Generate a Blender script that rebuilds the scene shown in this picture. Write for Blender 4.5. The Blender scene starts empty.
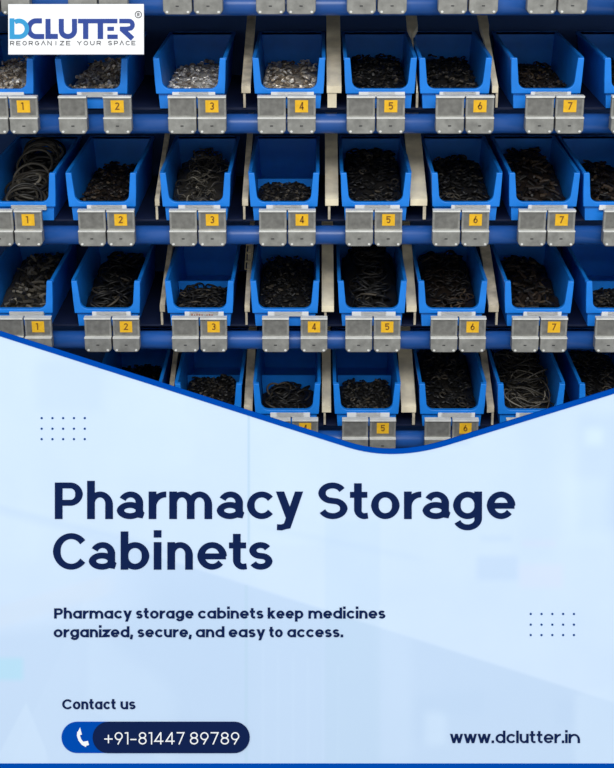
import bpy, math, random
from mathutils import Vector, Matrix, Euler
R_ = math.radians
random.seed(7)
SC = bpy.context.scene
COL = SC.collection

# ---------------------------------------------------------------- camera, world, lights, exposure
cam_d = bpy.data.cameras.new('camera')
cam = bpy.data.objects.new('camera', cam_d)
COL.objects.link(cam)
cam.location = (0.0287, -1.991, 1.55)
CAM_M = Matrix(((0.9999640, -0.0008751, 0.0084436), (0.0081894, 0.3612772, -0.9324225), (-0.0022345, 0.9324581, 0.3612714)))
cam.rotation_euler = CAM_M.to_euler()
cam_d.sensor_fit = 'VERTICAL'
cam_d.sensor_height = 36.0
cam_d.lens = 1511.55 / 768 * 36.0
cam_d.clip_start = 0.05
SC.camera = cam

world = bpy.data.worlds.new('world')
SC.world = world
world.use_nodes = True
bg = world.node_tree.nodes['Background']
bg.inputs['Color'].default_value = (0.93, 0.97, 1.0, 1)
bg.inputs['Strength'].default_value = 0.66

def area(name, loc, target, sx, sy, watts, color=(1, 1, 1)):
    d = bpy.data.lights.new(name, 'AREA')
    d.shape = 'RECTANGLE'; d.size = sx; d.size_y = sy; d.energy = watts; d.color = color
    o = bpy.data.objects.new(name, d); COL.objects.link(o)
    o.location = loc
    o.rotation_euler = (Vector(target) - Vector(loc)).to_track_quat('-Z', 'Y').to_euler()
    return o
area('ceiling_strip_light', (0.1, -3.9, 4.0), (0.1, 0.0, 0.95), 4.0, 1.6, 172, (1.0, 0.995, 0.985))

SC.view_settings.view_transform = 'Standard'
SC.view_settings.look = 'None'
SC.view_settings.gamma = 1.0
SC.view_settings.use_curve_mapping = False
SC.view_settings.exposure = 0.0

# ---------------------------------------------------------------- materials
def mat(name, color, rough=0.5, metal=0.0, spec=0.5, var=0.0, scale=30.0, bump=0.0):
    m = bpy.data.materials.new(name); m.use_nodes = True
    nt = m.node_tree; b = nt.nodes['Principled BSDF']
    b.inputs['Base Color'].default_value = (*color, 1)
    b.inputs['Roughness'].default_value = rough
    b.inputs['Metallic'].default_value = metal
    b.inputs['Specular IOR Level'].default_value = spec
    if var or bump:
        tc = nt.nodes.new('ShaderNodeTexCoord')
        nz = nt.nodes.new('ShaderNodeTexNoise'); nz.inputs['Scale'].default_value = scale; nz.inputs['Detail'].default_value = 5
        oi = nt.nodes.new('ShaderNodeObjectInfo')
        ad = nt.nodes.new('ShaderNodeVectorMath'); ad.operation = 'ADD'
        nt.links.new(tc.outputs['Object'], ad.inputs[0]); nt.links.new(oi.outputs['Location'], ad.inputs[1])
        nt.links.new(ad.outputs[0], nz.inputs['Vector'])
        if var:
            rp = nt.nodes.new('ShaderNodeValToRGB')
            rp.color_ramp.elements[0].position = 0.3; rp.color_ramp.elements[1].position = 0.7
            rp.color_ramp.elements[0].color = (*[c * (1 - var) for c in color], 1)
            rp.color_ramp.elements[1].color = (*[min(1, c * (1 + var)) for c in color], 1)
            nt.links.new(nz.outputs['Fac'], rp.inputs['Fac']); nt.links.new(rp.outputs['Color'], b.inputs['Base Color'])
        if bump:
            bp = nt.nodes.new('ShaderNodeBump'); bp.inputs['Strength'].default_value = bump; bp.inputs['Distance'].default_value = 0.002
            nt.links.new(nz.outputs['Fac'], bp.inputs['Height']); nt.links.new(bp.outputs['Normal'], b.inputs['Normal'])
    return m

def ramp_mat(name, stops, rough, metal, scale, spec=0.5):
    """colour changes from piece to piece: cell noise in object space"""
    m = bpy.data.materials.new(name); m.use_nodes = True
    nt = m.node_tree; b = nt.nodes['Principled BSDF']
    b.inputs['Roughness'].default_value = rough; b.inputs['Metallic'].default_value = metal
    b.inputs['Specular IOR Level'].default_value = spec
    g = nt.nodes.new('ShaderNodeNewGeometry')
    rp = nt.nodes.new('ShaderNodeValToRGB')
    rp.color_ramp.interpolation = 'CONSTANT'
    els = rp.color_ramp.elements
    while len(els) < len(stops): els.new(0.5)
    for e, (p, c) in zip(els, stops): e.position = p; e.color = (*c, 1)
    nt.links.new(g.outputs['Random Per Island'], rp.inputs['Fac'])
    nt.links.new(rp.outputs['Color'], b.inputs['Base Color'])
    return m

M_BLUE = mat('blue_polypropylene', (0.008, 0.220, 0.780), 0.40, 0, 0.4, 0.08, 40)
M_RACK = mat('rack_blue_paint', (0.014, 0.085, 0.330), 0.32, 0, 0.5, 0.15, 12)
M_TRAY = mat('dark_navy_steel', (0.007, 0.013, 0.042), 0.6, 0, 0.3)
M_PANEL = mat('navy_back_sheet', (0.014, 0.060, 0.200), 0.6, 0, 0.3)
M_STEEL = mat('worn_grey_steel', (0.275, 0.272, 0.25), 0.48, 0.2, 0.4, 0.22, 90, 0.25)
M_CARD = mat('dull_grey_card', (0.175, 0.172, 0.158), 0.5, 0.1, 0.4, 0.25, 120)
M_EDGE = mat('lit_edge_rivet_steel', (0.74, 0.74, 0.70), 0.4, 0.0, 0.5, 0.12, 80)  # lighter than the clip steel: lit ledges painted in; rivets share it
M_DARK = mat('dark_slot', (0.03, 0.03, 0.032), 0.6)
M_YEL = mat('yellow_label_paper', (0.83, 0.47, 0.018), 0.6, 0, 0.3, 0.10, 160)
M_INK = mat('ochre_ink', (0.20, 0.085, 0.006), 0.7)
M_PAPER = mat('white_paper', (0.86, 0.87, 0.86), 0.7, 0, 0.2)
M_MARK = mat('faded_print', (0.45, 0.22, 0.17), 0.8)
M_BEIGE = mat('beige_slat_board', (0.84, 0.73, 0.52), 0.7, 0, 0.2, 0.22, 35)
M_GREIGE = mat('grey_beige_slat_board', (0.56, 0.49, 0.36), 0.7, 0, 0.2, 0.35, 60)
M_LINK = mat('pale_chain', (0.45, 0.38, 0.24), 0.5)
M_BLACK = ramp_mat('black_rubber', [(0, (0.006, 0.006, 0.006)), (0.55, (0.012, 0.011, 0.010)), (0.85, (0.035, 0.030, 0.022)), (0.95, (0.075, 0.062, 0.045))], 0.5, 0, 0, 0.35)
M_BROWN = ramp_mat('brown_black_rubber', [(0, (0.006, 0.005, 0.004)), (0.5, (0.016, 0.011, 0.008)), (0.82, (0.040, 0.026, 0.016)), (0.95, (0.085, 0.06, 0.036))], 0.5, 0, 0, 0.35)
M_HOSE = ramp_mat('grey_black_hose', [(0, (0.012, 0.011, 0.009)), (0.35, (0.045, 0.040, 0.031)), (0.7, (0.10, 0.088, 0.066)), (0.9, (0.20, 0.18, 0.14))], 0.45, 0, 0, 0.4)
M_SILVER = ramp_mat('silver_hardware', [(0, (0.55, 0.52, 0.48)), (0.35, (0.75, 0.72, 0.66)), (0.6, (0.30, 0.25, 0.20)), (0.85, (0.95, 0.93, 0.88))], 0.35, 0.4, 0)
M_BRONZE = ramp_mat('tarnished_hardware', [(0, (0.34, 0.27, 0.19)), (0.3, (0.62, 0.55, 0.45)), (0.62, (0.17, 0.13, 0.09)), (0.8, (0.88, 0.84, 0.76))], 0.38, 0.4, 0)
M_WHITE = mat('white_gloss_board', (0.88, 0.89, 0.90), 1.0, 0, 0.0)
M_NAVY = mat('navy_print', (0.0065, 0.0165, 0.072), 1.0, 0, 0.0)
M_ROYAL = mat('royal_blue_print', (0.0006, 0.066, 0.400), 1.0, 0, 0.0)
M_DOT = mat('dot_blue_print', (0.008, 0.060, 0.24), 1.0, 0, 0.0)
M_LOGO1 = mat('sky_blue_print', (0.050, 0.32, 0.60), 1.0, 0, 0.0)
M_LOGO2 = mat('indigo_print', (0.042, 0.075, 0.29), 1.0, 0, 0.0)
M_LOGO3 = mat('grey_print', (0.09, 0.085, 0.09), 1.0, 0, 0.0)
M_FLOOR = mat('grey_concrete', (0.22, 0.22, 0.22), 0.8, 0, 0.2, 0.15, 6)
M_WALL = mat('pale_wall_paint', (0.45, 0.46, 0.47), 0.8, 0, 0.2, 0.05, 4)

# the faint printed picture on the board; design units: x right, y up from the layout centre
U = 0.00135953
def px(x, y): return ((x - 307.0) * U, (384.0 - y) * U)
def board_material():
    m = bpy.data.materials.new('pale_blue_print'); m.use_nodes = True
    nt = m.node_tree; N = nt.nodes; L = nt.links
    b = N['Principled BSDF']; b.inputs['Roughness'].default_value = 1.0; b.inputs['Specular IOR Level'].default_value = 0.0
    tc = N.new('ShaderNodeTexCoord'); sp = N.new('ShaderNodeSeparateXYZ'); L.new(tc.outputs['Object'], sp.inputs[0])
    def lin(ax, ay, c):
        # ax*x + ay*y + c in design pixels
        o = []
        v = N.new('ShaderNodeVectorMath'); v.operation = 'DOT_PRODUCT'
        L.new(tc.outputs['Object'], v.inputs[0]); v.inputs[1].default_value = (ax / U, -ay / U, 0)
        a = N.new('ShaderNodeMath'); a.operation = 'ADD'; L.new(v.outputs['Value'], a.inputs[0])
        a.inputs[1].default_value = ax * 307 + ay * 384 + c
        return a.outputs[0]
    def step(val, soft):
        r = N.new('ShaderNodeMapRange'); r.interpolation_type = 'SMOOTHSTEP'
        L.new(val, r.inputs['Value']); r.inputs['From Min'].default_value = -soft; r.inputs['From Max'].default_value = soft
        return r.outputs['Result']
    cur = [None]
    rgb = N.new('ShaderNodeRGB'); rgb.outputs[0].default_value = (0.622, 0.755, 0.925, 1); cur[0] = rgb.outputs[0]
    def shape(planes, color, alpha):
        acc = None
        for (ax, ay, c, soft) in planes:
            s = step(lin(ax, ay, c), soft)
            if acc is None: acc = s
            else:
                mm = N.new('ShaderNodeMath'); mm.operation = 'MULTIPLY'; L.new(acc, mm.inputs[0]); L.new(s, mm.inputs[1]); acc = mm.outputs[0]
        mm = N.new('ShaderNodeMath'); mm.operation = 'MULTIPLY'; L.new(acc, mm.inputs[0]); mm.inputs[1].default_value = alpha
        mx = N.new('ShaderNodeMix'); mx.data_type = 'RGBA'
        L.new(mm.outputs[0], mx.inputs['Factor']); L.new(cur[0], mx.inputs['A']); mx.inputs['B'].default_value = (*color, 1)
        cur[0] = mx.outputs['Result']
    def box(x0, x1, y0, y1, s, color, alpha):
        shape([(1, 0, -x0, s), (-1, 0, x1, s), (0, 1, -y0, s), (0, -1, y1, s)], color, alpha)
    DK = (0.50, 0.645, 0.84); LT = (0.675, 0.815, 0.965); TEAL = (0.43, 0.62, 0.75)
    # broad picture: counter edge running down to the right, darker cabinets below it
    shape([(-0.32, 1, -506, 2.5), (1, 0, -118, 60)], DK, 0.70)
    shape([(0.14, 1, -632, 12), (-1, 0, 150, 20)], DK, 0.55)
    box(150, 250, 585, 763, 22, DK, 0.30)
    box(-40, 40, 340, 560, 10, LT, 0.20)
    box(35, 104, 360, 412, 9, DK, 0.22)
    box(104, 190, 375, 470, 14, LT, 0.25)
    box(247.5, 250, 405, 545, 1.0, TEAL, 0.55)
    box(251, 330, 420, 545, 4, LT, 0.25)
    box(244.5, 248, 585, 763, 1.0, TEAL, 0.30)
    box(520, 556, 395, 560, 8, DK, 0.10)
    box(578, 640, 415, 530, 9, DK, 0.38)
    box(585, 603, 428, 445, 7, LT, 0.75)
    box(565, 606, 478, 545, 9, LT, 0.35)
    box(477, 518, 556, 580, 5, DK, 0.50)
    box(519, 563, 564, 588, 5, (0.68, 0.72, 0.86), 0.42)
    box(405, 470, 440, 446, 4, DK, 0.30)
    box(480, 512, 535, 542, 4, DK, 0.28)
    box(522, 556, 540, 547, 4, (0.66, 0.71, 0.88), 0.40)
    shape([(-0.25, 1, -505, 4), (0.25, -1, 514, 6), (-1, 0, 200, 20)], DK, 0.35)
    shape([(-0.20, 1, -472, 4), (0.20, -1, 478, 6), (1, 0, -255, 20), (-1, 0, 420, 20)], DK, 0.20)
    # lower left: sleeve, cyan patch, white flap
    shape([(0.30, 1, -606, 5), (-0.30, -1, 628, 6), (-1, 0, 110, 15)], (0.66, 0.74, 0.84), 0.45)
    box(-40, 23, 658, 680, 4, (0.42, 0.72, 0.86), 0.75)
    shape([(-2.2, -1, 786, 4), (0, 1, -600, 10), (1, 0, 40, 10)], DK, 0.18)
    shape([(1.9, 1, -752, 4), (-2.4, 1, -640, 5), (-1, 0, 48, 5)], LT, 0.30)
    shape([(0.75, -1, 640, 5), (-0.75, 1, -560, 14), (1, 0, -88, 5), (-1, 0, 175, 12)], LT, 0.18)
    for i in range(6):
        box(262 + 15 * i, 264 + 15 * i, 645 + 4 * i, 763, 2.0, LT, 0.12)
    box(325, 380, 520, 763, 2.5, TEAL, 0.16)
    box(380, 412, 605, 763, 10, LT, 0.16)
    box(415, 440, 695, 740, 9, DK, 0.45)
    box(425, 446, 712, 745, 7, LT, 0.40)
    box(440, 485, 690, 716, 8, DK, 0.38)
    box(555, 575, 700, 726, 7, DK, 0.40)
    shape([(0.25, 1, -838, 6), (1, 0, -575, 6)], LT, 0.30)
    nz = N.new('ShaderNodeTexNoise'); nz.inputs['Scale'].default_value = 9; nz.inputs['Detail'].default_value = 3
    L.new(tc.outputs['Object'], nz.inputs['Vector'])
    mr = N.new('ShaderNodeMapRange'); L.new(nz.outputs['Fac'], mr.inputs['Value'])
    mr.inputs['From Min'].default_value = 0.3; mr.inputs['From Max'].default_value = 0.7
    mr.inputs['To Min'].default_value = 0.0; mr.inputs['To Max'].default_value = 0.22
    mx = N.new('ShaderNodeMix'); mx.data_type = 'RGBA'
    L.new(mr.outputs['Result'], mx.inputs['Factor']); L.new(cur[0], mx.inputs['A']); mx.inputs['B'].default_value = (*DK, 1)
    L.new(mx.outputs['Result'], b.inputs['Base Color'])
    return m
M_BOARD = board_material()

# ---------------------------------------------------------------- mesh builder
class MB:
    def __init__(s): s.v = []; s.f = []
    def add(s, vs, fs):
        o = len(s.v); s.v += [tuple(v) for v in vs]; s.f += [tuple(o + i for i in f) for f in fs]
    def hexa(s, p):   # 4 bottom ccw, 4 top ccw
        s.add(p, [(3, 2, 1, 0), (4, 5, 6, 7), (0, 1, 5, 4), (1, 2, 6, 5), (2, 3, 7, 6), (3, 0, 4, 7)])
    def box(s, x0, x1, y0, y1, z0, z1):
        s.hexa([(x0, y0, z0), (x1, y0, z0), (x1, y1, z0), (x0, y1, z0), (x0, y0, z1), (x1, y0, z1), (x1, y1, z1), (x0, y1, z1)])
    def tube(s, pts, r, n=12, closed=False, flat=1.0):
        k = len(pts); P = [Vector(p) for p in pts]; rings = []
        up = None
        for i in range(k):
            a = P[(i - 1) % k] if (closed or i) else P[0]; b = P[(i + 1) % k] if (closed or i < k - 1) else P[-1]
            t = (b - a).normalized()
            if up is None:
                up = t.cross(Vector((0.3, 0.2, 1))).normalized()
                if up.length < .5: up = t.cross(Vector((1, 0, 0))).normalized()
            up = (up - t * up.dot(t)).normalized(); w = t.cross(up)
            rings.append([P[i] + (up * math.cos(2 * math.pi * j / n) + w * math.sin(2 * math.pi * j / n) * flat) * r for j in range(n)])
        vs = [v for rg in rings for v in rg]; fs = []
        for i in range(k if closed else k - 1):
            i2 = (i + 1) % k
            for j in range(n): fs.append((i * n + j, i * n + (j + 1) % n, i2 * n + (j + 1) % n, i2 * n + j))
        if not closed:
            fs.append(tuple(range(n))[::-1]); fs.append(tuple((k - 1) * n + j for j in range(n)))
        s.add(vs, fs)
    def prism(s, pts, axis, a, b):    # polygon extruded along axis
        n = len(pts)
        def mk(p, h): return (h, p[0], p[1]) if axis == 'x' else (p[0], h, p[1]) if axis == 'y' else (p[0], p[1], h)
        vs = [mk(p, a) for p in pts] + [mk(p, b) for p in pts]
        s.add(vs, [tuple(range(n))[::-1], tuple(range(n, 2 * n))] + [(i, (i + 1) % n, n + (i + 1) % n, n + i) for i in range(n)])
    def build(s, name, m, parent=None, loc=None, smooth=False, bevel=0.0):
        me = bpy.data.meshes.new(name); me.from_pydata(s.v, [], s.f); me.update()
        import bmesh
        bm = bmesh.new(); bm.from_mesh(me); bmesh.ops.recalc_face_normals(bm, faces=bm.faces); bm.to_mesh(me); bm.free()
        me.materials.append(m)
        if smooth:
            for p in me.polygons: p.use_smooth = True
        o = bpy.data.objects.new(name, me); COL.objects.link(o)
        if bevel:
            bv = o.modifiers.new('bevel', 'BEVEL'); bv.width = bevel; bv.segments = 2; bv.limit_method = 'ANGLE'
        if parent: o.parent = parent
        if loc: o.location = loc
        return o

def empty(name, loc, label=None, cat=None, group=None):
    o = bpy.data.objects.new(name, None); COL.objects.link(o); o.location = loc; o.empty_display_size = 0.02
    tag(o, label, cat, group); return o
def tag(o, label=None, cat=None, group=None, kind=None):
    if label: o['label'] = label
    if cat: o['category'] = cat
    if group: o['group'] = group
    if kind: o['kind'] = kind
def copy_tree(o, parent=None):
    c = o.copy(); COL.objects.link(c)
    if parent: c.parent = parent
    for ch in o.children: copy_tree(ch, c)
    return c

# ---------------------------------------------------------------- stroke lettering
def arc(cx, cy, rx, ry, a0, a1, n=22):
    return [(cx + rx * math.cos(R_(a0 + (a1 - a0) * i / n)), cy + ry * math.sin(R_(a0 + (a1 - a0) * i / n))) for i in range(n + 1)]
def glyph(ch, x0, W, H, xh, w, asc, desc, style='poppins', con=0.0):
    """list of (points, closed) centre lines, baseline y = 0, y up"""
    h = w / 2; L = x0 + h; Rr = x0 + W - h; T = xh - h * (1 - con); B = h * (1 - con); cx = (L + Rr) / 2; rx = (Rr - L) / 2
    ey = (T + B) / 2; ery = (T - B) / 2
    HT = H - h * (1 - con); S = []
    ell = (arc(cx, ey, rx, ery, 0, 360, 36)[:-1], True)
    def ln(*p): S.append((list(p), False))
    if ch == 'P':
        mid = .34 * H + h; r = (HT - mid) / 2; ln((L, 0), (L, H)); ln((L, HT), *arc(Rr - r, HT - r, r, r, 90, -90), (L, mid))
    elif ch in 'hnm':
        ln((L, 0), (L, asc if ch == 'h' else xh))
        if ch == 'm':
            c = (L + Rr) / 2; q = (c - L) / 2
            S.append((arc(L + q, T - q * 1.15, q, q * 1.15, 180, 0) + [(c, 0)], False)); S.append((arc(c + q, T - q * 1.15, q, q * 1.15, 180, 0) + [(Rr, 0)], False))
        else: S.append((arc(cx, T - rx * 1.1, rx, rx * 1.1, 180, 0) + [(Rr, 0)], False))
    elif ch == 'r':
        ln((L, 0), (L, xh)); q = W - w * .5; S.append((arc(L + q, T - q * 1.0, q, q * 1.0, 180, 88), False))
    elif ch == 'u':
        ln((Rr, 0), (Rr, xh)); S.append(([(L, xh)] + arc(cx, B + rx * 1.1, rx, rx * 1.1, 180, 360), False))
    elif ch == 'a' and style == 'raleway':
        Rs = Rr - .035 * W; c2 = (L + Rs) / 2; q = (Rs - L) / 2; top = .62 * xh - h * (1 - con); ry = (top - B) / 2
        S.append((arc(c2, B + ry, q, ry, 0, 360, 32)[:-1], True))
        qa = q * .93; ca = Rs - qa
        S.append((arc(ca, T - qa * .95, qa, qa * .95, 155, 0) + [(Rs, h * 1.9), (Rs + w * .12, h * 1.2), (Rs + w * .55, h * .92)], False))
    elif ch == 'a':
        S.append(ell); ln((Rr, 0), (Rr, xh))
    elif ch in 'cC':
        t = T if ch == 'c' else HT; e = (t + B) / 2; q = (t - B) / 2; rx2 = rx * 1.14
        S.append((arc(L + rx2, e, rx2, q, 37, 323, 30), False))
    elif ch in 'oO':
        t = T if ch == 'o' else HT; S.append((arc(cx, (t + B) / 2, rx, (t - B) / 2, 0, 360, 36)[:-1], True))
    elif ch == '0': S.append((arc(cx, (HT + B) / 2, rx, (HT - B) / 2, 0, 360, 36)[:-1], True))
    elif ch == 'e':
        S.append((arc(cx, ey, rx, ery, -2, 322, 32), False)); ln((L, ey - h * .12), (Rr + h * .75, ey - h * .12))
    elif ch in 'sS':
        t = T if ch == 's' else HT; ru = (t - B) * .235; rl = (t - B) / 2 - ru; ru2 = rl; 
        yu = t - (t - B) / 4; yl = B + (t - B) / 4; q = (t - B) / 4
        up = arc(cx - rx * .03, yu, rx * .95, q, 24, 250, 20); lo = arc(cx, yl, rx, q, 68, -160, 20)
        S.append((up + lo, False))
    elif ch == 't':
        xs = x0 + W * .36 if W > 3.2 * w * .8 else x0 + W * .42; top = xh + .30 * xh; r = min(W * .34, w * 1.25)
        S.append(([(xs, top), (xs, B + r)] + arc(xs + r, B + r, r, r, 180, 270, 8)[1:] + [(x0 + W - w * .12, B + h * .12)], False))
        ln((x0, xh - h * .85), (x0 + W * .92, xh - h * .85))
    elif ch == 'i':
        c = x0 + W / 2; ln((c, 0), (c, xh)); ln((c, xh + w * .60), (c, xh + w * 1.55))
    elif ch == 'l': c = x0 + W / 2; ln((c, 0), (c, asc))
    elif ch == 'y':
        m = (x0 + x0 + W) / 2; l0 = x0 + w * .52; r0 = x0 + W - w * .52
        k = (r0 - m) / xh; ln((l0, xh), (m + w * .05, h * .3))
        if style == 'raleway':
            yb = desc * .52; xb = m + k * yb; S.append(([(r0, xh), (xb, yb), (xb - w * .35, desc + h * 1.25), (xb - w * .75, desc + h), (xb - w * 1.35, desc + h * 1.05)], False))
        else: ln((r0, xh), (m + k * desc, desc))
    elif ch == 'g':
        S.append(ell); q = rx * 1.0; ry = rx * .8
        S.append(([(Rr, xh), (Rr, desc + h + ry)] + arc(cx, desc + h + ry, q, ry, 0, -160, 16), False))
    elif ch in 'bp':
        S.append(ell); ln((L, desc if ch == 'p' else 0), (L, asc if ch == 'b' else xh))
    elif ch == 'd': S.append(ell); ln((Rr, 0), (Rr, asc))
    elif ch == 'k':
        ln((L, 0), (L, asc)); ln((L, xh * .38), (Rr - h * .2, xh)); ln((L + (Rr - L) * .36, xh * .56), (Rr, 0))
    elif ch == 'z': ln((x0, xh - h), (x0 + W - h, xh - h), (x0 + h, h), (x0 + W, h))
    elif ch == 'w':
        q = (W - w) / 4; [ln((L + a * q, xh if a % 2 == 0 else 0), (L + (a + 1) * q, 0 if a % 2 == 0 else xh)) for a in range(4)]
    elif ch == '.': c = x0 + W / 2; ln((c, 0), (c, w * 1.05))
    elif ch == ',': c = x0 + W / 2; ln((c + w * .1, w), (c - w * .25, -w * .75))
    elif ch == '+': m = H * .44; ln((x0, m), (x0 + W, m)); ln((x0 + W / 2, m - W / 2), (x0 + W / 2, m + W / 2))
    elif ch == '-': ln((x0, H * .40), (x0 + W, H * .40))
    elif ch == '1': ln((Rr, 0), (Rr, H)); ln((x0, H - h - H * .02), (Rr, H - h))
    elif ch == '4': xs = x0 + W * .72; ln((xs, 0), (xs, H), ); ln((xs, H), (x0 + h, H * .26), (x0 + W, H * .26))
    elif ch == '7': ln((x0, HT), (Rr, HT), (x0 + W * .30, 0))
    elif ch == '8':
        q = (HT - B) * .235; q2 = (HT - B) / 2 - q
        S.append((arc(cx, HT - q, rx * .88, q, 0, 360, 26)[:-1], True)); S.append((arc(cx, B + q2, rx, q2, 0, 360, 28)[:-1], True))
    elif ch in '96':
        q = (HT - B) * .31
        if ch == '9': S.append((arc(cx, HT - q, rx, q, 0, 360, 28)[:-1], True)); S.append((arc(cx, HT - q, rx, q, 0, -50, 8) + [(cx - rx * .25, 0)], False))
        else: S.append((arc(cx, B + q, rx, q, 0, 360, 28)[:-1], True)); S.append((arc(cx, B + q, rx, q, 180, 130, 8) + [(cx + rx * .25, H)], False))
    elif ch == '2': q = rx; S.append((arc(cx, HT - q, q, q, 160, -35, 14) + [(L, h), (x0 + W, h)], False))
    elif ch == '3':
        q = (HT - B) / 4; S.append((arc(cx, HT - q, rx, q, 150, -90, 14), False)); S.append((arc(cx, B + q, rx, q, 90, -150, 14), False))
    elif ch == '5':
        q = (HT - B) * .32; S.append(([(x0 + W, HT), (L, HT), (L, B + 2 * q - h)] + arc(cx, B + q, rx, q, 120, -150, 16), False))
    elif ch == 'R':
        mid = .45 * H; r = (HT - mid) / 2; ln((L, 0), (L, H)); ln((L, HT), *arc(Rr - r, HT - r, r, r, 90, -90, 10), (L, mid)); ln((cx, mid), (Rr, 0))
    elif ch == 'E': ln((x0 + W, HT), (L, HT), (L, h), (x0 + W, h)); ln((L, H / 2), (x0 + W * .88, H / 2))
    elif ch == 'A': ln((x0, 0), (x0 + W / 2, H), (x0 + W, 0))
    elif ch == 'N': ln((L, 0), (L, H), (Rr, 0), (Rr, H))
    elif ch == 'I': ln((x0 + W / 2, 0), (x0 + W / 2, H))
    elif ch == 'Z': ln((x0, HT), (Rr, HT), (L, h), (x0 + W, h))
    elif ch == 'Y': ln((x0, H), (cx, H * .45), (x0 + W, H)); ln((cx, H * .45), (cx, 0))
    elif ch == 'U': ln((L, H), (L, B + rx), *arc(cx, B + rx, rx, rx, 180, 360, 14), (Rr, H))
    elif ch == 'G': S.append((arc(cx, (HT + B) / 2, rx, (HT - B) / 2, 45, 360, 24) + [(cx + rx * .2, (HT + B) / 2)], False))
    return S

def stroke(mb, pts, w, closed, conv, z0, z1, con=0.0, flat=False):
    """flat raised strip along a poly line; conv maps design xy to local xy"""
    P = [Vector((p[0], p[1])) for p in pts]
    Q = [P[0]]
    for p in P[1:]:
        if (p - Q[-1]).length > 1e-4: Q.append(p)
    if closed and (Q[0] - Q[-1]).length < 1e-4: Q.pop()
    P = Q; n = len(P); h = w / 2; A = []; Bv = []
    for i in range(n):
        d1 = (P[i] - P[i - 1]).normalized() if (i or closed) else None
        d2 = (P[(i + 1) % n] - P[i]).normalized() if (i < n - 1 or closed) else None
        if d1 is None: d1 = d2
        if d2 is None: d2 = d1
        n1 = Vector((-d1.y, d1.x)); n2 = Vector((-d2.y, d2.x)); m = n1 + n2
        if m.length < 1e-3: m = n1
        m.normalize(); k = min(1.0 / max(m.dot(n1), 1e-3), 2.6)
        tx = abs(m.y) if d1.dot(d2) > .7 else 0.0; off = m * h * k * (1 - con * tx)
        if flat and not closed and i in (0, n - 1):
            d = d1 if i else d2
            if abs(d.y) > .6: off = Vector(((1 if m.x > 0 else -1) * h / abs(d.y), 0))
        A.append(P[i] + off); Bv.append(P[i] - off)
    vs = []
    for z in (z0, z1):
        vs += [(*conv(*a), z) for a in A] + [(*conv(*b), z) for b in Bv]
    fs = []; o = 2 * n
    for i in range(n if closed else n - 1):
        j = (i + 1) % n
        fs += [(o + i, o + j, o + n + j, o + n + i), (i, j, o + j, o + i), (n + i, n + j, o + n + j, o + n + i)]
    if not closed:
        fs += [(0, n, o + n, o), (n - 1, 2 * n - 1, o + 2 * n - 1, o + n - 1)]
    mb.add(vs, fs)

ADV = {'m': 1.62, 'w': 1.50, 'i': .32, 'l': .30, 't': .66, 'r': .66, '.': .34, ',': .34, 's': .82, 'z': .86, 'c': .96, 'e': 1.04, 'o': 1.06, 'a': 1.05, 'b': 1.05,
       'd': 1.05, 'p': 1.05, 'g': 1.05, 'h': .96, 'n': .96, 'u': .96, 'k': .95, 'y': 1.0, 'P': 1.02, 'C': 1.35, '1': .42, '+': .98, '-': .72,
       '4': 1.08, '7': .92, '8': .95, '9': .95, '0': 1.0}
FIX = {'i': 1.0, 'l': 1.0, '.': 1.0, ',': 1.0}
def word(mb, text, xa, xb, base, H, xh, w, asc, desc, z, style='poppins', gap=None, con=0.22):
    g = w * .36 if gap is None else gap
    fix = sum(FIX[c] * w for c in text if c in FIX)
    tot = sum(ADV[c] for c in text if c not in FIX); k = (xb - xa - g * (len(text) - 1) - fix) / tot; x = xa; i = 0
    for c in text:
        W = FIX[c] * w if c in FIX else ADV[c] * k
        for pts, cl in glyph(c, x, W, H, xh, w, asc, desc, style, con):
            stroke(mb, [(p[0], base - p[1]) for p in pts], w, cl, px, 0.0, z + 1e-5 * (i % 7), con, c in 'ywk47z'); i += 1
        x += W + g

# ================================================================ SETTING
mb = MB(); mb.box(-2.2, 2.2, -2.6, 0.62, -0.05, 0.0); f = mb.build('floor', M_FLOOR); tag(f, kind='structure', label='grey concrete floor under the rack and signboard')
mb = MB(); mb.box(-2.2, 2.2, 0.42, 0.50, 0.0, 2.6); f = mb.build('wall_back', M_WALL); tag(f, kind='structure', label='plain wall behind the storage rack')

# ================================================================ RACK
ROWS = [1.3269, 1.1720, 1.0178, 0.8645, 0.7116]     # label centre heights, topmost rail first
RAIL_DZ, RAIL_Y, RAIL_R, TRAY_DZ, BIN_Y = -0.0285, 0.0245, 0.0130, -0.0090, 0.026
rack = empty('storage_rack', (0, 0, 0), 'dark blue steel rack with round rails carrying all the rows of bins', 'rack')
for sx in (-1, 1):
    for y0 in (0.012, 0.262):
        mb = MB(); mb.box(sx * .635 - .016, sx * .635 + .016, y0, y0 + .03, 0.0, 1.62); mb.build('upright', M_RACK, rack)
for z in ROWS:
    mb = MB(); mb.tube([(-.63, RAIL_Y, z + RAIL_DZ), (.63, RAIL_Y, z + RAIL_DZ)], RAIL_R, 28); mb.build('front_rail', M_RACK, rack, smooth=False)
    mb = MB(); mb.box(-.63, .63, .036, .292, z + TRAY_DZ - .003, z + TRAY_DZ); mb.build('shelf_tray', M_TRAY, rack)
for o in rack.children:
    if o.name.startswith('front_rail'):
        for p in o.data.polygons: p.use_smooth = len(p.vertices) == 4
mb = MB(); mb.box(-.63, .63, .292, .296, .02, 1.60); mb.build('back_panel', M_PANEL, rack)

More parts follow.
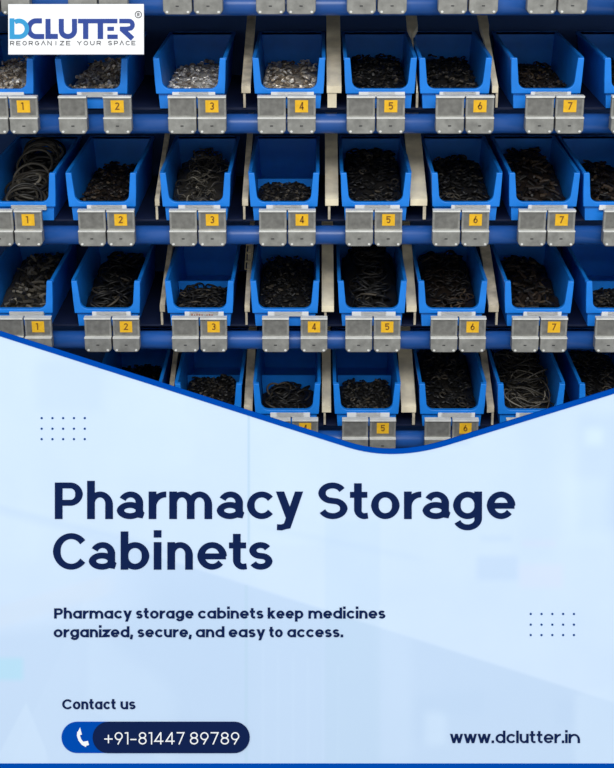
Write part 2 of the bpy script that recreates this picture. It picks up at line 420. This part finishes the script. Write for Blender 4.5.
# ================================================================ BINS
HB, LB, LIP = 0.067, 0.238, 0.0265
def make_bin():
    root = empty('storage_bin', (0, 0, 0))
    mb = MB(); Wt, Wb, t, y0 = .0462, .0415, .0022, .003
    def hw(z): return Wb + (Wt - Wb) * z / HB
    for s in (-1, 1):
        mb.hexa([(s * Wb, y0, 0), (s * (Wb - t), y0, 0), (s * (Wb - t), LB, 0), (s * Wb, LB, 0), (s * Wt, y0, HB), (s * (Wt - t), y0, HB), (s * (Wt - t), LB, HB), (s * Wt, LB, HB)])
        mb.hexa([(s * (Wt - t), y0, HB - .0035), (s * (Wt + .0022), y0, HB - .0035), (s * (Wt + .0022), LB + .002, HB - .0035), (s * (Wt - t), LB + .002, HB - .0035),
                 (s * (Wt - t), y0, HB + .0004), (s * (Wt + .0022), y0, HB + .0004), (s * (Wt + .0022), LB + .002, HB + .0004), (s * (Wt - t), LB + .002, HB + .0004)])
    mb.hexa([(-Wb, LB - t, 0), (Wb, LB - t, 0), (Wb, LB, 0), (-Wb, LB, 0), (-Wt, LB - t, HB), (Wt, LB - t, HB), (Wt, LB, HB), (-Wt, LB, HB)])
    mb.box(-Wt, Wt, LB - t, LB + .003, HB - .0035, HB + .0004)
    mb.box(-Wb, Wb, y0, LB, 0, t)
    wl = hw(LIP) - .0004
    mb.hexa([(-Wb, .002, 0), (Wb, .002, 0), (Wb, .0055, 0), (-Wb, .0055, 0), (-wl, .002, LIP - .004), (wl, .002, LIP - .004), (wl, .0055, LIP - .004), (-wl, .0055, LIP - .004)])
    mb.build('bin_body', M_BLUE, root)
    # raised U-shaped frame round the open front
    r = .011; inn = [(-.0400, HB), (-.0372, LIP + r)]; out = [(-.0480, HB), (-.0468, LIP + r)]
    for i in range(1, 9):
        a = R_(180 + 90 * i / 8); inn.append((-.0372 + r + r * math.cos(a), LIP + r + r * math.sin(a)))
        f = i / 8; out.append((-.0468 + .0012 * min(1, f * 2) + (0 if f < .5 else (f - .5) * 2 * r), LIP + r - min(1, f * 2) * (r + .0062)))
    inn += [(-x, z) for x, z in inn[::-1]]; out += [(-x, z) for x, z in out[::-1]]
    n = len(inn); mb = MB(); vs = []
    for y in (-.0032, .0045):
        vs += [(x, y, z) for x, z in inn] + [(x, y, z) for x, z in out]
    fs = []; o = 2 * n
    for i in range(n - 1):
        fs += [(i, i + 1, n + i + 1, n + i), (o + i, o + i + 1, o + n + i + 1, o + n + i), (i, i + 1, o + i + 1, o + i), (n + i, n + i + 1, o + n + i + 1, o + n + i)]
    fs += [(0, n, o + n, o), (n - 1, 2 * n - 1, o + 2 * n - 1, o + n - 1)]
    mb.add(vs, fs); mb.build('front_frame', M_BLUE, root, bevel=.0009)
    return root
def add_paper(root, x, z0, z1, half, marks=False):
    mb = MB(); mb.box(x - half, x + half, -.0040, -.0030 + .005, z0, z1)
    o = mb.build('paper_label', M_PAPER, root)
    if marks:
        mk = MB()
        for i in range(9):
            if i == 5: continue
            xx = x - half * .62 + i * half * .15
            mk.box(xx, xx + half * .10, -.0043, -.0035, z0 + .0022, z0 + .0022 + random.choice((.0016, .0028, .0024)))
        mk.build('print', M_MARK, o)
BX = {1: [-0.3987, -0.2737, -0.1438, -0.0125, 0.1084, 0.2075, 0.3287, 0.4519], 2: [-0.379, -0.269, -0.1407, -0.0204, 0.1047, 0.2281, 0.3331, 0.4339],
      3: [-0.3925, -0.2701, -0.1394, -0.0202, 0.1018, 0.2139, 0.3342, 0.4475], 4: [None, -0.2462, -0.1308, -0.0184, 0.0961, 0.2189, 0.331, 0.4473]}
ROWN = {0: 'rail at the very top', 1: 'top row', 2: 'second row', 3: 'third row', 4: 'lowest visible row'}
DIVIDED = {(2, 4), (3, 3), (3, 8), (4, 3), (4, 4), (4, 5)}
CONT = {  # contents: kind, material, noun for the label, back height of the heap
 (1, 1): ('screw', M_BRONZE, 'tarnished metal screws', .006), (1, 2): ('screw', M_BRONZE, 'brownish metal screws', .006), (1, 3): ('nut', M_SILVER, 'bright silvery nuts', .000),
 (1, 4): ('nut', M_BRONZE, 'mixed silver and bronze fasteners', .002), (1, 5): ('bit', M_BLACK, 'small black parts', .010), (1, 6): ('bit', M_BLACK, 'small black parts', .008), (1, 7): ('bit', M_BROWN, 'low pile of black-brown parts', .000),
 (1, 8): ('bit', M_BLACK, 'black parts', .004),
 (2, 1): ('coil', M_HOSE, 'large dark hose rings', .030), (2, 2): ('bit', M_BROWN, 'fine brownish black parts', .004), (2, 3): ('cord', M_HOSE, 'tangled black cords', .022), (2, 4): ('bit', M_BLACK, 'few black parts before a divider', .003),
 (2, 5): ('ring', M_BLACK, 'small black rubber rings', .026), (2, 6): ('ring', M_BLACK, 'black rubber rings', .014), (2, 7): ('stick', M_BROWN, 'long brown-black tubes', .024), (2, 8): ('stick', M_BROWN, 'short dark tubes', .004),
 (3, 1): ('stick', M_HOSE, 'short grey-black tube pieces', .016), (3, 2): ('bigring', M_BLACK, 'wide black rings', .018), (3, 3): ('ring2', M_BLACK, 'black washers before a divider', .000), (3, 4): ('bit', M_BLACK, 'black rubber parts', .012),
 (3, 5): ('bigring', M_BLACK, 'overlapping black rings', .032), (3, 6): ('ring2', M_BROWN, 'black and brown rings', .018), (3, 7): ('stick', M_BROWN, 'brown-black bushings', .010), (3, 8): ('ring', M_BLACK, 'few small dark rings before a divider', -.004),
 (4, 2): ('bit', M_BLACK, 'few black parts', -.014), (4, 3): ('bit', M_BLACK, 'black parts before a divider', .012), (4, 4): ('bigring', M_BLACK, 'few black coils before a divider', .000), (4, 5): ('bit', M_BLACK, 'fine black parts before a divider', .006),
 (4, 6): ('ring', M_BLACK, 'small black rings', .016), (4, 7): ('cable', M_HOSE, 'looped brownish cable', .016), (4, 8): ('ring2', M_BLACK, 'dark brown-black rings', .012)}
GROUPN = {1: 'blue bins in the top row', 2: 'blue bins in the second row', 3: 'blue bins in the third row', 4: 'blue bins in the lowest visible row'}

def heap(name, kind, m, y1, zf, zb, seed):
    """loose items heaped inside a bin (bin-local coordinates)"""
    rnd = random.Random(seed); mb = MB()
    ya, hx = .0075, .0385
    def top(x, y):
        f = (y - ya) / (y1 - ya)
        e = 1 - .25 * (abs(x) / hx) ** 3
        return (zf + (zb - zf) * min(1, f * 1.35)) * e + .003 * math.sin(x * 130 + seed) * math.sin(y * 90 + seed * 2)
    nx, ny = 14, 26; vs = []; fs = []
    for j in range(ny + 1):
        for i in range(nx + 1):
            y = ya + (y1 - ya) * j / ny; x = -hx + 2 * hx * i / nx
            vs.append((x, y, max(.003, top(x, y) - (.0095 if kind in ('coil', 'bigring', 'cord', 'cable') else .0045) + rnd.uniform(-.0012, .0012))))
    for j in range(ny):
        for i in range(nx): a = j * (nx + 1) + i; fs.append((a, a + 1, a + nx + 2, a + nx + 1))
    # skirt so the mound is a solid
    base = len(vs); border = [i for i in range(nx + 1)] + [j * (nx + 1) + nx for j in range(1, ny + 1)] + [ny * (nx + 1) + i for i in range(nx - 1, -1, -1)] + [j * (nx + 1) for j in range(ny - 1, 0, -1)]
    vs += [(vs[b][0], vs[b][1], .0023) for b in border]; nb = len(border)
    for k in range(nb): fs.append((border[k], border[(k + 1) % nb], base + (k + 1) % nb, base + k))
    fs.append(tuple(base + k for k in range(nb)))
    mb.add(vs, fs)
    N = {'screw': 190, 'nut': 230, 'bit': 260, 'ring': 170, 'ring2': 110, 'bigring': 85, 'coil': 34, 'cord': 120, 'stick': 130, 'cable': 85}[kind]
    for q in range(N):
        x = rnd.uniform(-hx + .004, hx - .004); y = ya + .004 + (y1 - ya - .008) * rnd.random() ** 1.15; z = top(x, y) - .001 + rnd.uniform(-.001 if kind not in ('coil', 'bigring', 'cord', 'cable') else -.007, .002)
        rot = Euler((rnd.uniform(-.6, .6), rnd.uniform(-.6, .6), rnd.uniform(0, 6.28))).to_matrix()
        def place(pts):
            o = [rot @ Vector(p) + Vector((x, y, z)) for p in pts]
            return [Vector((max(-.0368, min(.0368, p.x)), max(.0098, min(y1 - .0035, p.y)), max(.0048, p.z))) for p in o]
        def ring(rr, tk, n=12, s=5, sq=1.0):
            lim = min(hx - abs(x) + rr * .2, 1); 
            mb.tube(place([(rr * math.cos(6.2832 * i / n), sq * rr * math.sin(6.2832 * i / n), 0) for i in range(n)]), tk, s, True)
        if kind == 'screw':
            l = rnd.uniform(.006, .011); mb.tube(place([(-l / 2, 0, 0), (l / 2, 0, 0)]), .0011, 6); mb.tube(place([(l / 2, 0, 0), (l / 2 + .0015, 0, 0)]), .0024, 8)
        elif kind == 'nut': ring(rnd.uniform(.0022, .0032), rnd.uniform(.0010, .0014), 6, 4)
        elif kind == 'bit':
            l = rnd.uniform(.003, .006)
            if q % 2: ring(rnd.uniform(.0025, .0038), .0010, 8, 4)
            else: mb.tube(place([(-l / 2, 0, 0), (l / 2, 0, 0)]), rnd.uniform(.0013, .0022), 7)
        elif kind == 'ring': ring(rnd.uniform(.0036, .0056), .0012)
        elif kind == 'ring2':
            x *= .88; ring(rnd.uniform(.0060, .0085), .0013, 16)
        elif kind == 'bigring':
            x *= .62; ring(rnd.uniform(.011, .016), .0016, 22, 6, rnd.uniform(.75, 1))
        elif kind == 'stick':
            l = rnd.uniform(.010, .020); x *= .75; mb.tube(place([(-l / 2, 0, 0), (0, .0008, .001), (l / 2, 0, 0)]), rnd.uniform(.0017, .0027), 7)
        elif kind == 'cord':
            x *= .55; n = 12; l = rnd.uniform(.012, .022); a1 = rnd.uniform(1.5, 4.5)
            mb.tube(place([(l * math.cos(a1 * i / n), .7 * l * math.sin(a1 * i / n), .002 * math.sin(i)) for i in range(n + 1)]), .0009, 5)
        elif kind == 'cable':
            x *= .35; n = 16; l = rnd.uniform(.018, .034); a1 = rnd.uniform(2.5, 5.5)
            mb.tube(place([(l * .9 * math.cos(a1 * i / n), 1.3 * l * math.sin(a1 * i / n), .002 * math.sin(i * .7)) for i in range(n + 1)]), .0011, 5)
        elif kind == 'coil':
            x *= .25; rr = rnd.uniform(.019, .027); rot = Euler((rnd.uniform(.1, .8), rnd.uniform(-.25, .25), 0)).to_matrix(); z += .004
            mb.tube(place([(rr * math.cos(6.2832 * i / 28), rr * math.sin(6.2832 * i / 28), 0) for i in range(28)]), .0019, 7, True)
    return mb.build(name, m, smooth=kind in ('coil', 'bigring', 'cord', 'cable', 'ring2'))

proto = make_bin(); first = True
for r in (1, 2, 3, 4):
    for c in range(1, 9):
        xb = BX[r][c - 1]
        if xb is None: continue
        b = proto if first else copy_tree(proto); first = False
        zb = ROWS[r] + TRAY_DZ
        if (r, c) == (3, 3): b_lift = 0.0
        b.location = (xb, BIN_Y, zb + .0004)
        b.rotation_euler = (0, 0, 0)
        kind, m, noun, bh = CONT[(r, c)]
        where = ('above yellow label %d' % c) if c < 8 else 'at its right-hand end'
        tag(b, 'blue bin of %s, %s%s' % (noun, ROWN[r], (', above yellow label %d' % c) if c < 8 else ', right-hand end'), 'storage bin', GROUPN[r])
        lx = {1: .009, 2: .003}.get(c, {5: -.004, 6: .004, 7: .004}.get(c, 0))
        if (r, c) == (3, 3): add_paper(b, .002, .0150, .0228, .0235, True)
        else: add_paper(b, lx, .0160, .0228, .0240)
        div = (r, c) in DIVIDED
        if div:
            mb = MB(); dz = .0315 if r != 4 else .036
            mb.hexa([(-.0385, .112, .002), (.0385, .112, .002), (.0385, .1145, .002), (-.0385, .1145, .002), (-.0405, .112, dz), (.0405, .112, dz), (.0405, .1145, dz), (-.0405, .1145, dz)])
            mb.build('divider_plate', M_BLUE, b)
        h = heap({'screw': 'screws', 'nut': 'nuts', 'bit': 'black_rubber_parts', 'ring': 'rubber_rings', 'ring2': 'rubber_rings', 'bigring': 'rubber_rings', 'coil': 'hose_rings',
                  'cord': 'rubber_cords', 'stick': 'rubber_tubes', 'cable': 'cable_loops'}[kind], kind, m, .110 if div else .228, .0225, .025 + bh, r * 10 + c)
        h.location = b.location
        tag(h, 'heap of %s inside the blue bin in the %s %s' % (noun, ROWN[r], where), 'small parts', None, 'stuff')

# ================================================================ RAIL CLIPS
def make_clip():
    root = empty('rail_clip', (0, 0, 0))
    mb = MB(); hw = .0186
    pts = [(-hw, -.0152), (-hw, -.0318), (-hw + .0035, -.0362), (hw - .0035, -.0362), (hw, -.0318), (hw, -.0152)]
    mb.prism(pts, 'y', -.0062, .0113); cb = mb.build('clamp_box', M_STEEL, root, bevel=.0012)
    mb = MB(); mb.box(-.0022, .0018, -.0066, -.0058, -.0262, -.0248); mb.build('slot', M_DARK, cb)
    for s in (-1, 1):
        mb = MB(); mb.prism([(s * .0135 + .0018 * math.cos(6.283 * i / 10), -.0328 + .0014 * math.sin(6.283 * i / 10)) for i in range(10)], 'y', -.0074, -.0058); mb.build('rivet', M_EDGE, cb)
    mb = MB(); mb.box(-hw, hw, .0008, .0085, -.0152, .0116); tp = mb.build('card_holder', M_STEEL, root, bevel=.0008)
    mb = MB(); mb.box(-hw + .003, hw - .003, .0002, .0012, -.0122, .0084); mb.build('card', M_CARD, tp)
    mb = MB(); mb.box(-hw, hw, -.0022, .0087, .0106, .0128); mb.build('top_lip', M_EDGE, tp)  # pale colour stands for light caught on the ledge
    mb = MB(); mb.box(-hw, hw, -.0066, .0008, -.0160, -.0145); mb.build('middle_lip', M_EDGE, root)  # pale strip over the clamp box top, its lit look painted in
    return root
def number(root, n):
    mb = MB(); mb.box(-.0086, .0086, -.0006, .0004, -.0086, .0074); lb = mb.build('number_label', M_YEL, root); lb['label'] = 'yellow label numbered %d' % n
    mb = MB()
    for pts, cl in glyph(str(n), -.0028, .0056 if n != 1 else .0030, .0098, .007, .0015, .01, 0):
        stroke(mb, [(p[0], p[1] - .0050) for p in pts], .0015, cl, lambda x, y: (x, y), 0, .0004)
    mb.v = [(v[0], -.0006 - v[2], v[1]) for v in mb.v]
    mb.build('numeral', M_INK, lb)
LX = {0: [-0.3631, -0.2371, -0.1152, 0.0045, 0.1213, 0.2384, 0.3526], 1: [-0.3629, -0.2389, -0.1139, 0.0044, 0.1221, 0.2395, 0.3578],
      2: [-0.3674, -0.2416, -0.1174, 0.0043, 0.1216, 0.2395, 0.3558], 3: [-0.3641, -0.2414, -0.1193, 0.0206, 0.1225, 0.2412, 0.3542],
      4: [None, -0.2414, -0.118, 0.0079, 0.1188, 0.2367, 0.3530]}
cproto = make_clip(); cfirst = True
GC = {0: 'steel clips on the topmost rail', 1: 'steel clips on the rail of the top row', 2: 'steel clips on the rail of the second row', 3: 'steel clips on the rail of the third row', 4: 'steel clips on the lowest visible rail'}
def clip(x, r, label):
    global cfirst
    o = cproto if cfirst else copy_tree(cproto); cfirst = False
    o.location = (x, 0, ROWS[r]); tag(o, label, 'rail clip', GC[r]); return o
ORD = ['first', 'second', 'third', 'fourth', 'fifth', 'sixth', 'seventh']
clips = []
for r in range(5):
    for c in range(1, 8):
        x = LX[r][c - 1]
        if x is None: continue
        dx = -.0395
        if (r, c) == (1, 2): dx = -.0590
        if (r, c) == (3, 4): dx = -.0535
        if r == 0: la, lb_ = ('grey steel clip on the topmost rail, %s half of the %s pair from the left' % (s, ORD[c - 1]) for s in ('left', 'right'))
        else:
            la = 'blank grey steel clip just left of yellow label %d under the %s' % (c, ROWN[r]); lb_ = 'grey steel clip carrying yellow label %d under the %s' % (c, ROWN[r])
        clip(x + dx, r, la); k = clip(x, r, lb_); clips.append((k, r, c))
    if r < 4:
        clip({0: .4316, 1: .4311, 2: .4314, 3: .4305}[r], r, 'grey steel clip at the right-hand end of the rail %s' % ('at the very top' if r == 0 else 'under the ' + ROWN[r]))
for k, r, c in clips: 
    if r > 0: number(k, c)

# ================================================================ SLATS between bins
def slat(r, a, b, st, m, word_):
    """st: stations (y, x centre, width); the strip climbs from the tray to the back"""
    root = empty('divider_slat', (st[0][1], .03, ROWS[r] + TRAY_DZ + .0004)); x0 = st[0][1]
    def zt(y): return .0290 + (y - .03) / .22 * .0760
    mb = MB(); vs = []
    for k, (y, x, w) in enumerate(st):
        lo = zt(y) - .009
        vs += [(x - x0 - w / 2, y - .03, lo), (x - x0 + w / 2, y - .03, lo), (x - x0 + w / 2, y - .03, zt(y)), (x - x0 - w / 2, y - .03, zt(y))]
    fs = [(0, 1, 2, 3)]; n = len(st)
    for k in range(n - 1):
        for i in range(4): fs.append((4 * k + i, 4 * k + (i + 1) % 4, 4 * k + 4 + (i + 1) % 4, 4 * k + 4 + i))
    fs.append(tuple(4 * (n - 1) + i for i in range(4))); mb.add(vs, fs); mb.build('slat_board', m, root)
    w = st[0][2]; fw = w * .62 if (r, a) == (1, 4) else max(.003, w * .18); fx = -w * .14 if (r, a) == (1, 4) else w * .36 if a > 4 else -w * .2
    mb = MB(); mb.box(fx - fw / 2, fx + fw / 2, .002, .010, 0, .0215); mb.build('slat_foot', m if (r, a) == (1, 4) else M_GREIGE, root)
    tag(root, '%s slat rising between bins %d and %d of the %s' % (word_, a, b, ROWN[r]), 'slat', 'slats between the bins')
def S3(xf, wf, xb=None, wb=None):
    xb = xf if xb is None else xb; wb = wf if wb is None else wb
    return [(.030, xf, wf), (.100, xf, wf), (.170, xf, wf), (.196, xb, wb), (.250, xb, wb)]
BE, GR = (M_BEIGE, 'beige'), (M_GREIGE, 'grey-beige')
for r, a, b, st, (m, wd) in [
    (1, 4, 5, S3(.0475, .0195), BE), (2, 4, 5, S3(.0450, .0180), BE), (3, 4, 5, S3(.0400, .0170), BE), (4, 4, 5, S3(.0385, .0130), BE),
    (1, 5, 6, S3(.15795, .0016, .1600, .0150), BE), (2, 5, 6, S3(.1640, .0230), BE), (3, 5, 6, S3(.1576, .0140), BE), (4, 5, 6, S3(.1570, .0210), BE),
    (1, 3, 4, S3(-.0700, .0120), GR), (2, 3, 4, S3(-.0738, .0080), GR), (3, 3, 4, S3(-.0735, .0070), GR), (4, 3, 4, S3(-.0745, .0120), GR),
    (2, 2, 3, S3(-.1945, .0060), GR), (3, 2, 3, S3(-.1930, .0070), GR), (4, 2, 3, S3(-.1885, .0070), GR),
    (1, 6, 7, S3(.2620, .0080, .2620, .0130), BE), (3, 6, 7, S3(.2730, .0140), GR), (4, 6, 7, S3(.2750, .0100), GR)]:
    slat(r, a, b, st, m, wd)
# short pale chain lying on the slat of the third row
ch = empty('hanging_chain', (-.0755, .150, ROWS[3] + TRAY_DZ + .0290 + .12 / .22 * .0760), 'short pale chain of square links between bins 3 and 4 of the third row', 'chain')
for i in range(4):
    y = -.030 + i * .020; z = y / .22 * .0760 + .0012; w = .0042
    mb = MB(); mb.tube([(-w, y - .008, z - .0032), (w, y - .008, z - .0032), (w, y + .008, z + .0032), (-w, y + .008, z + .0032)], .0012, 6, True); mb.build('chain_link', M_LINK, ch)

# ================================================================ LOGO PLATE hung on the topmost rail
plate = empty('logo_plate', (-.2838, -.0330, 1.2440), 'small white plate with blue company logo hung at the upper left of the rack', 'sign')
PW, PH = .1738, .0640
plate.rotation_euler = (R_(-20.0), 0, 0)
mb = MB(); mb.box(-PW / 2, PW / 2, -.003, 0.0, 0, PH); mb.build('plate_board', M_WHITE, plate)
ks = PW / 135.7
def lp(x, y): return ((x - 76.55) * ks, (55.0 - y) * ks)
def plate_mesh(name, m, items):
    mb = MB()
    for i, (pts, w, cl) in enumerate(items): stroke(mb, pts, w, cl, lp, 0, .0006 + 1e-5 * (i % 5))
    mb.v = [(v[0], -.003 - v[2], v[1]) for v in mb.v]; mb.build(name, m, plate)
def flip(p, base): return [(a, base - b) for a, b in p]
plate_mesh('sky_blue_letter', M_LOGO1, [([(12.5, 19.2), (12.5, 39.8)], 4.8, False), (arc(19.6, 29.6, 7.9, 7.9, -122, 90, 20) + [(12.5, 37.5)], 4.5, False)])
plate_mesh('indigo_letters', M_LOGO2, [
    ([(42.5, 21.7)] + arc(36.6, 29.5, 7.2, 7.8, -90, -270, 20) + [(44.7, 37.3)], 5.0, False),
    ([(48.6, 19.8), (48.6, 37.2), (58.4, 37.2)], 5.0, False),
    ([(61.9, 19.8), (61.9, 30.0)] + arc(68.5, 31.3, 6.6, 6.0, 180, 0, 16) + [(75.1, 19.8)], 5.0, False),
    ([(78.7, 22.0), (118.0, 22.0)], 4.4, False), ([(86.3, 22), (86.3, 39.8)], 5.2, False), ([(101.0, 22), (101.0, 39.8)], 5.4, False),
    ([(108.0, 29.7), (114.6, 29.7)], 4.0, False), ([(108.0, 37.6), (118.3, 37.6)], 4.3, False),
    ([(120.0, 22.0), (128.0, 22.0)] + arc(129.8, 25.8, 3.4, 3.8, -90, 60, 8) + [(127.5, 29.8), (120.5, 29.8)], 4.4, False), ([(122.6, 30.0), (133.2, 39.6)], 5.0, False)])
it = []
def caps(text, xa, xb):
    n = len(text); pitch = (xb - xa) / n
    for i, c in enumerate(text):
        W = pitch * (.66 if c not in 'I' else .2); x = xa + pitch * i + (0 if c != 'I' else pitch * .25)
        for pts, cl in glyph(c, x, W, 4.2, 3, .55, 4.2, 0): it.append((flip(pts, 46.0), .62, cl))
caps('REORGANIZE', 10.6, 73.0); caps('YOUR', 77.8, 103.8); caps('SPACE', 108.8, 138.0)
plate_mesh('tagline', M_LOGO3, it)
it = [(arc(139, 15.6, 3.2, 3.2, 0, 360, 24)[:-1], .7, True)]
for pts, cl in glyph('R', 137.9, 2.3, 3.2, 2, .6, 3, 0): it.append((flip(pts, 17.2), .6, cl))
plate_mesh('registered_mark', M_LOGO3, it)
inv = Euler((R_(-20.0), 0, 0)).to_matrix().inverted()
for x in (-.069, .050):
    pts = [Vector((x, 0.0005, PH - .012))] + [inv @ (Vector((x, y, z)) - Vector((0, -.0330, 1.2440))) for y, z in ((.0000, 1.3090), (.0160, 1.3150), (.0290, 1.3138))]
    mb = MB(); mb.tube(pts, .0016, 8); mb.build('hook', M_STEEL, plate)

# ================================================================ SIGNBOARD leaning back in front of the rack
sign = empty('signboard', (0.01135, -0.0749, 0.8076), 'large pale blue signboard with navy lettering leaning in front of the rack', 'signboard')
sign.rotation_euler = CAM_M.to_euler()
def contour():
    P = [(-32, 333.5 - .3194 * 32)]
    for x in (0, 60, 120, 180, 240, 300): P.append((x, 333.5 + .3194 * x))
    p0, p1, p2 = (348, 444.6), (393.4, 459.1), (448, 442.2)
    for i in range(17):
        t = i / 16; P.append(tuple((1 - t) ** 2 * p0[k] + 2 * t * (1 - t) * p1[k] + t * t * p2[k] for k in (0, 1)))
    for x in (500, 560, 646): P.append((x, 580.7 - .309 * x))
    return P
C0 = contour(); BOT = 1020.0; TH = .010
def face(mb, top, bot, z0, z1):
    n = len(top); vs = []
    for z in (z0, z1): vs += [(*px(*p), z) for p in top] + [(*px(*p), z) for p in bot]
    fs = []; o = 2 * n
    for i in range(n - 1):
        fs += [(i, i + 1, n + i + 1, n + i), (o + i, o + i + 1, o + n + i + 1, o + n + i), (i, i + 1, o + i + 1, o + i), (n + i, n + i + 1, o + n + i + 1, o + n + i)]
    fs += [(0, n, o + n, o), (n - 1, 2 * n - 1, o + 2 * n - 1, o + n - 1)]
    mb.add(vs, fs)
mb = MB(); face(mb, C0, [(p[0], BOT) for p in C0], -TH, 0.0); mb.build('board_panel', M_BOARD, sign)
mb = MB(); stroke(mb, C0, 5.2, False, px, -TH - .001, .0012); mb.build('blue_edge_band', M_ROYAL, sign)
mb = MB(); face(mb, [(-32, 763.4), (646, 763.4)], [(-32, BOT), (646, BOT)], -.002, .0010); mb.build('blue_footer_band', M_ROYAL, sign)

LZ = .0008
def heading(name, base, items):
    mb = MB(); i = 0
    for c, xa, xb in items:
        for pts, cl in glyph(c, xa, xb - xa, 36.5, 27.5, 7.7, 38.2, -12.2, 'raleway', .24):
            stroke(mb, [(p[0], base - p[1]) for p in pts], 7.7, cl, px, 0, LZ + 1e-5 * (i % 7), .24, c == 'y'); i += 1
    mb.build(name, M_NAVY, sign)
heading('heading_lettering', 519.0, [('P', 54.9, 82.9), ('h', 87.2, 113.0), ('a', 116.8, 144.2), ('r', 148.7, 165.8), ('m', 169.3, 212.2), ('a', 216.7, 244.0), ('c', 247.0, 273.8), ('y', 276.0, 303.1),
    ('S', 318.0, 347.6), ('t', 350.0, 368.8), ('o', 371.0, 399.6), ('r', 404.0, 420.8), ('a', 422.5, 450.0), ('g', 453.0, 482.0), ('e', 486.7, 515.4)])
heading('heading_lettering', 569.6, [('C', 53.0, 86.0), ('a', 88.8, 116.2), ('b', 120.7, 149.4), ('i', 153.9, 161.4), ('n', 167.4, 192.9), ('e', 197.3, 226.9), ('t', 229.0, 247.6), ('s', 249.0, 272.6)])
def line(name, base, words, H, xh, w, asc, desc, m=M_NAVY, z=LZ):
    mb = MB()
    for t, a, b in words: word(mb, t, a, b, base, H, xh, w, asc, desc, z)
    return mb.build(name, m, sign)
PK = (10.2, 8.0, 2.6, 11.0, -3.0)
line('paragraph_lettering', 618.5, [('Pharmacy', 54.2, 131.9), ('storage', 136.0, 193.7), ('cabinets', 198.0, 263.5), ('keep', 267.7, 303.4), ('medicines', 308.4, 385.4)], *PK)
line('paragraph_lettering', 637.2, [('organized,', 53.7, 133.0), ('secure,', 137.5, 191.7), ('and', 195.8, 224.5), ('easy', 228.6, 265.2), ('to', 269.2, 282.8), ('access.', 287.2, 343.2)], *PK)
line('contact_lettering', 709.2, [('Contact', 62.2, 116.0), ('us', 120.5, 135.6)], 10.0, 7.8, 2.4, 10.6, -3)
line('web_address_lettering', 743.0, [('www.', 450.0, 494.0), ('dclutter', 495.5, 560.6), ('.in', 561.8, 580.0)], 11.6, 9.2, 2.45, 12.4, -3.4)
# phone number pill
def pill(x0, x1, y0, y1):
    r = (y1 - y0) / 2; cy = (y0 + y1) / 2
    return arc(x0 + r, cy, r, r, 90, 270, 20) + arc(x1 - r, cy, r, r, -90, 90, 20)
mb = MB(); mb.prism([px(*p) for p in pill(61.6, 200, 721.6, 752.9)], 'z', 0, .0009); pl = mb.build('pill_badge', M_ROYAL, sign)
mb = MB(); mb.prism([px(*p) for p in pill(92.8, 249.8, 721.6, 752.9)], 'z', 0, .0016); nv = mb.build('number_panel', M_NAVY, pl)
mb = MB()
for t, a, b in [('+91-81447', 104.5, 184.6), ('89789', 190.0, 239.4)]: word(mb, t, a, b, 744.0, 12.2, 9, 1.2, 12, 0, .0024, gap=2.0, con=0.05)
mb.build('phone_number_lettering', M_WHITE, pl)
mb = MB()
stroke(mb, [(78.9, 731.6), (78.6, 735.2), (80.0, 739.6), (83.0, 743.4), (86.6, 745.4)], 3.0, False, px, 0, .0017)
stroke(mb, [(78.4, 733.4), (79.9, 730.2), (80.9, 734.6)], 2.4, False, px, 0, .0018); stroke(mb, [(83.6, 742.6), (87.2, 742.0), (88.0, 745.0)], 2.4, False, px, 0, .0018)
mb.build('handset_icon', M_WHITE, pl)
mb = MB()
for gx, gy in (((41.7, 52.5, 63.2, 74.0, 84.8), (418.1, 428.7, 439.1)), ((530.7, 541.5, 552.3, 563.1, 573.9), (613.9, 624.6, 635.0))):
    mb = MB()
    for x in gx:
        for y in gy: mb.prism([px(x + 1.15 * math.cos(6.283 * i / 10), y + 1.15 * math.sin(6.283 * i / 10)) for i in range(10)], 'z', 0, .0006)
    mb.build('dot_grid', M_DOT, sign)
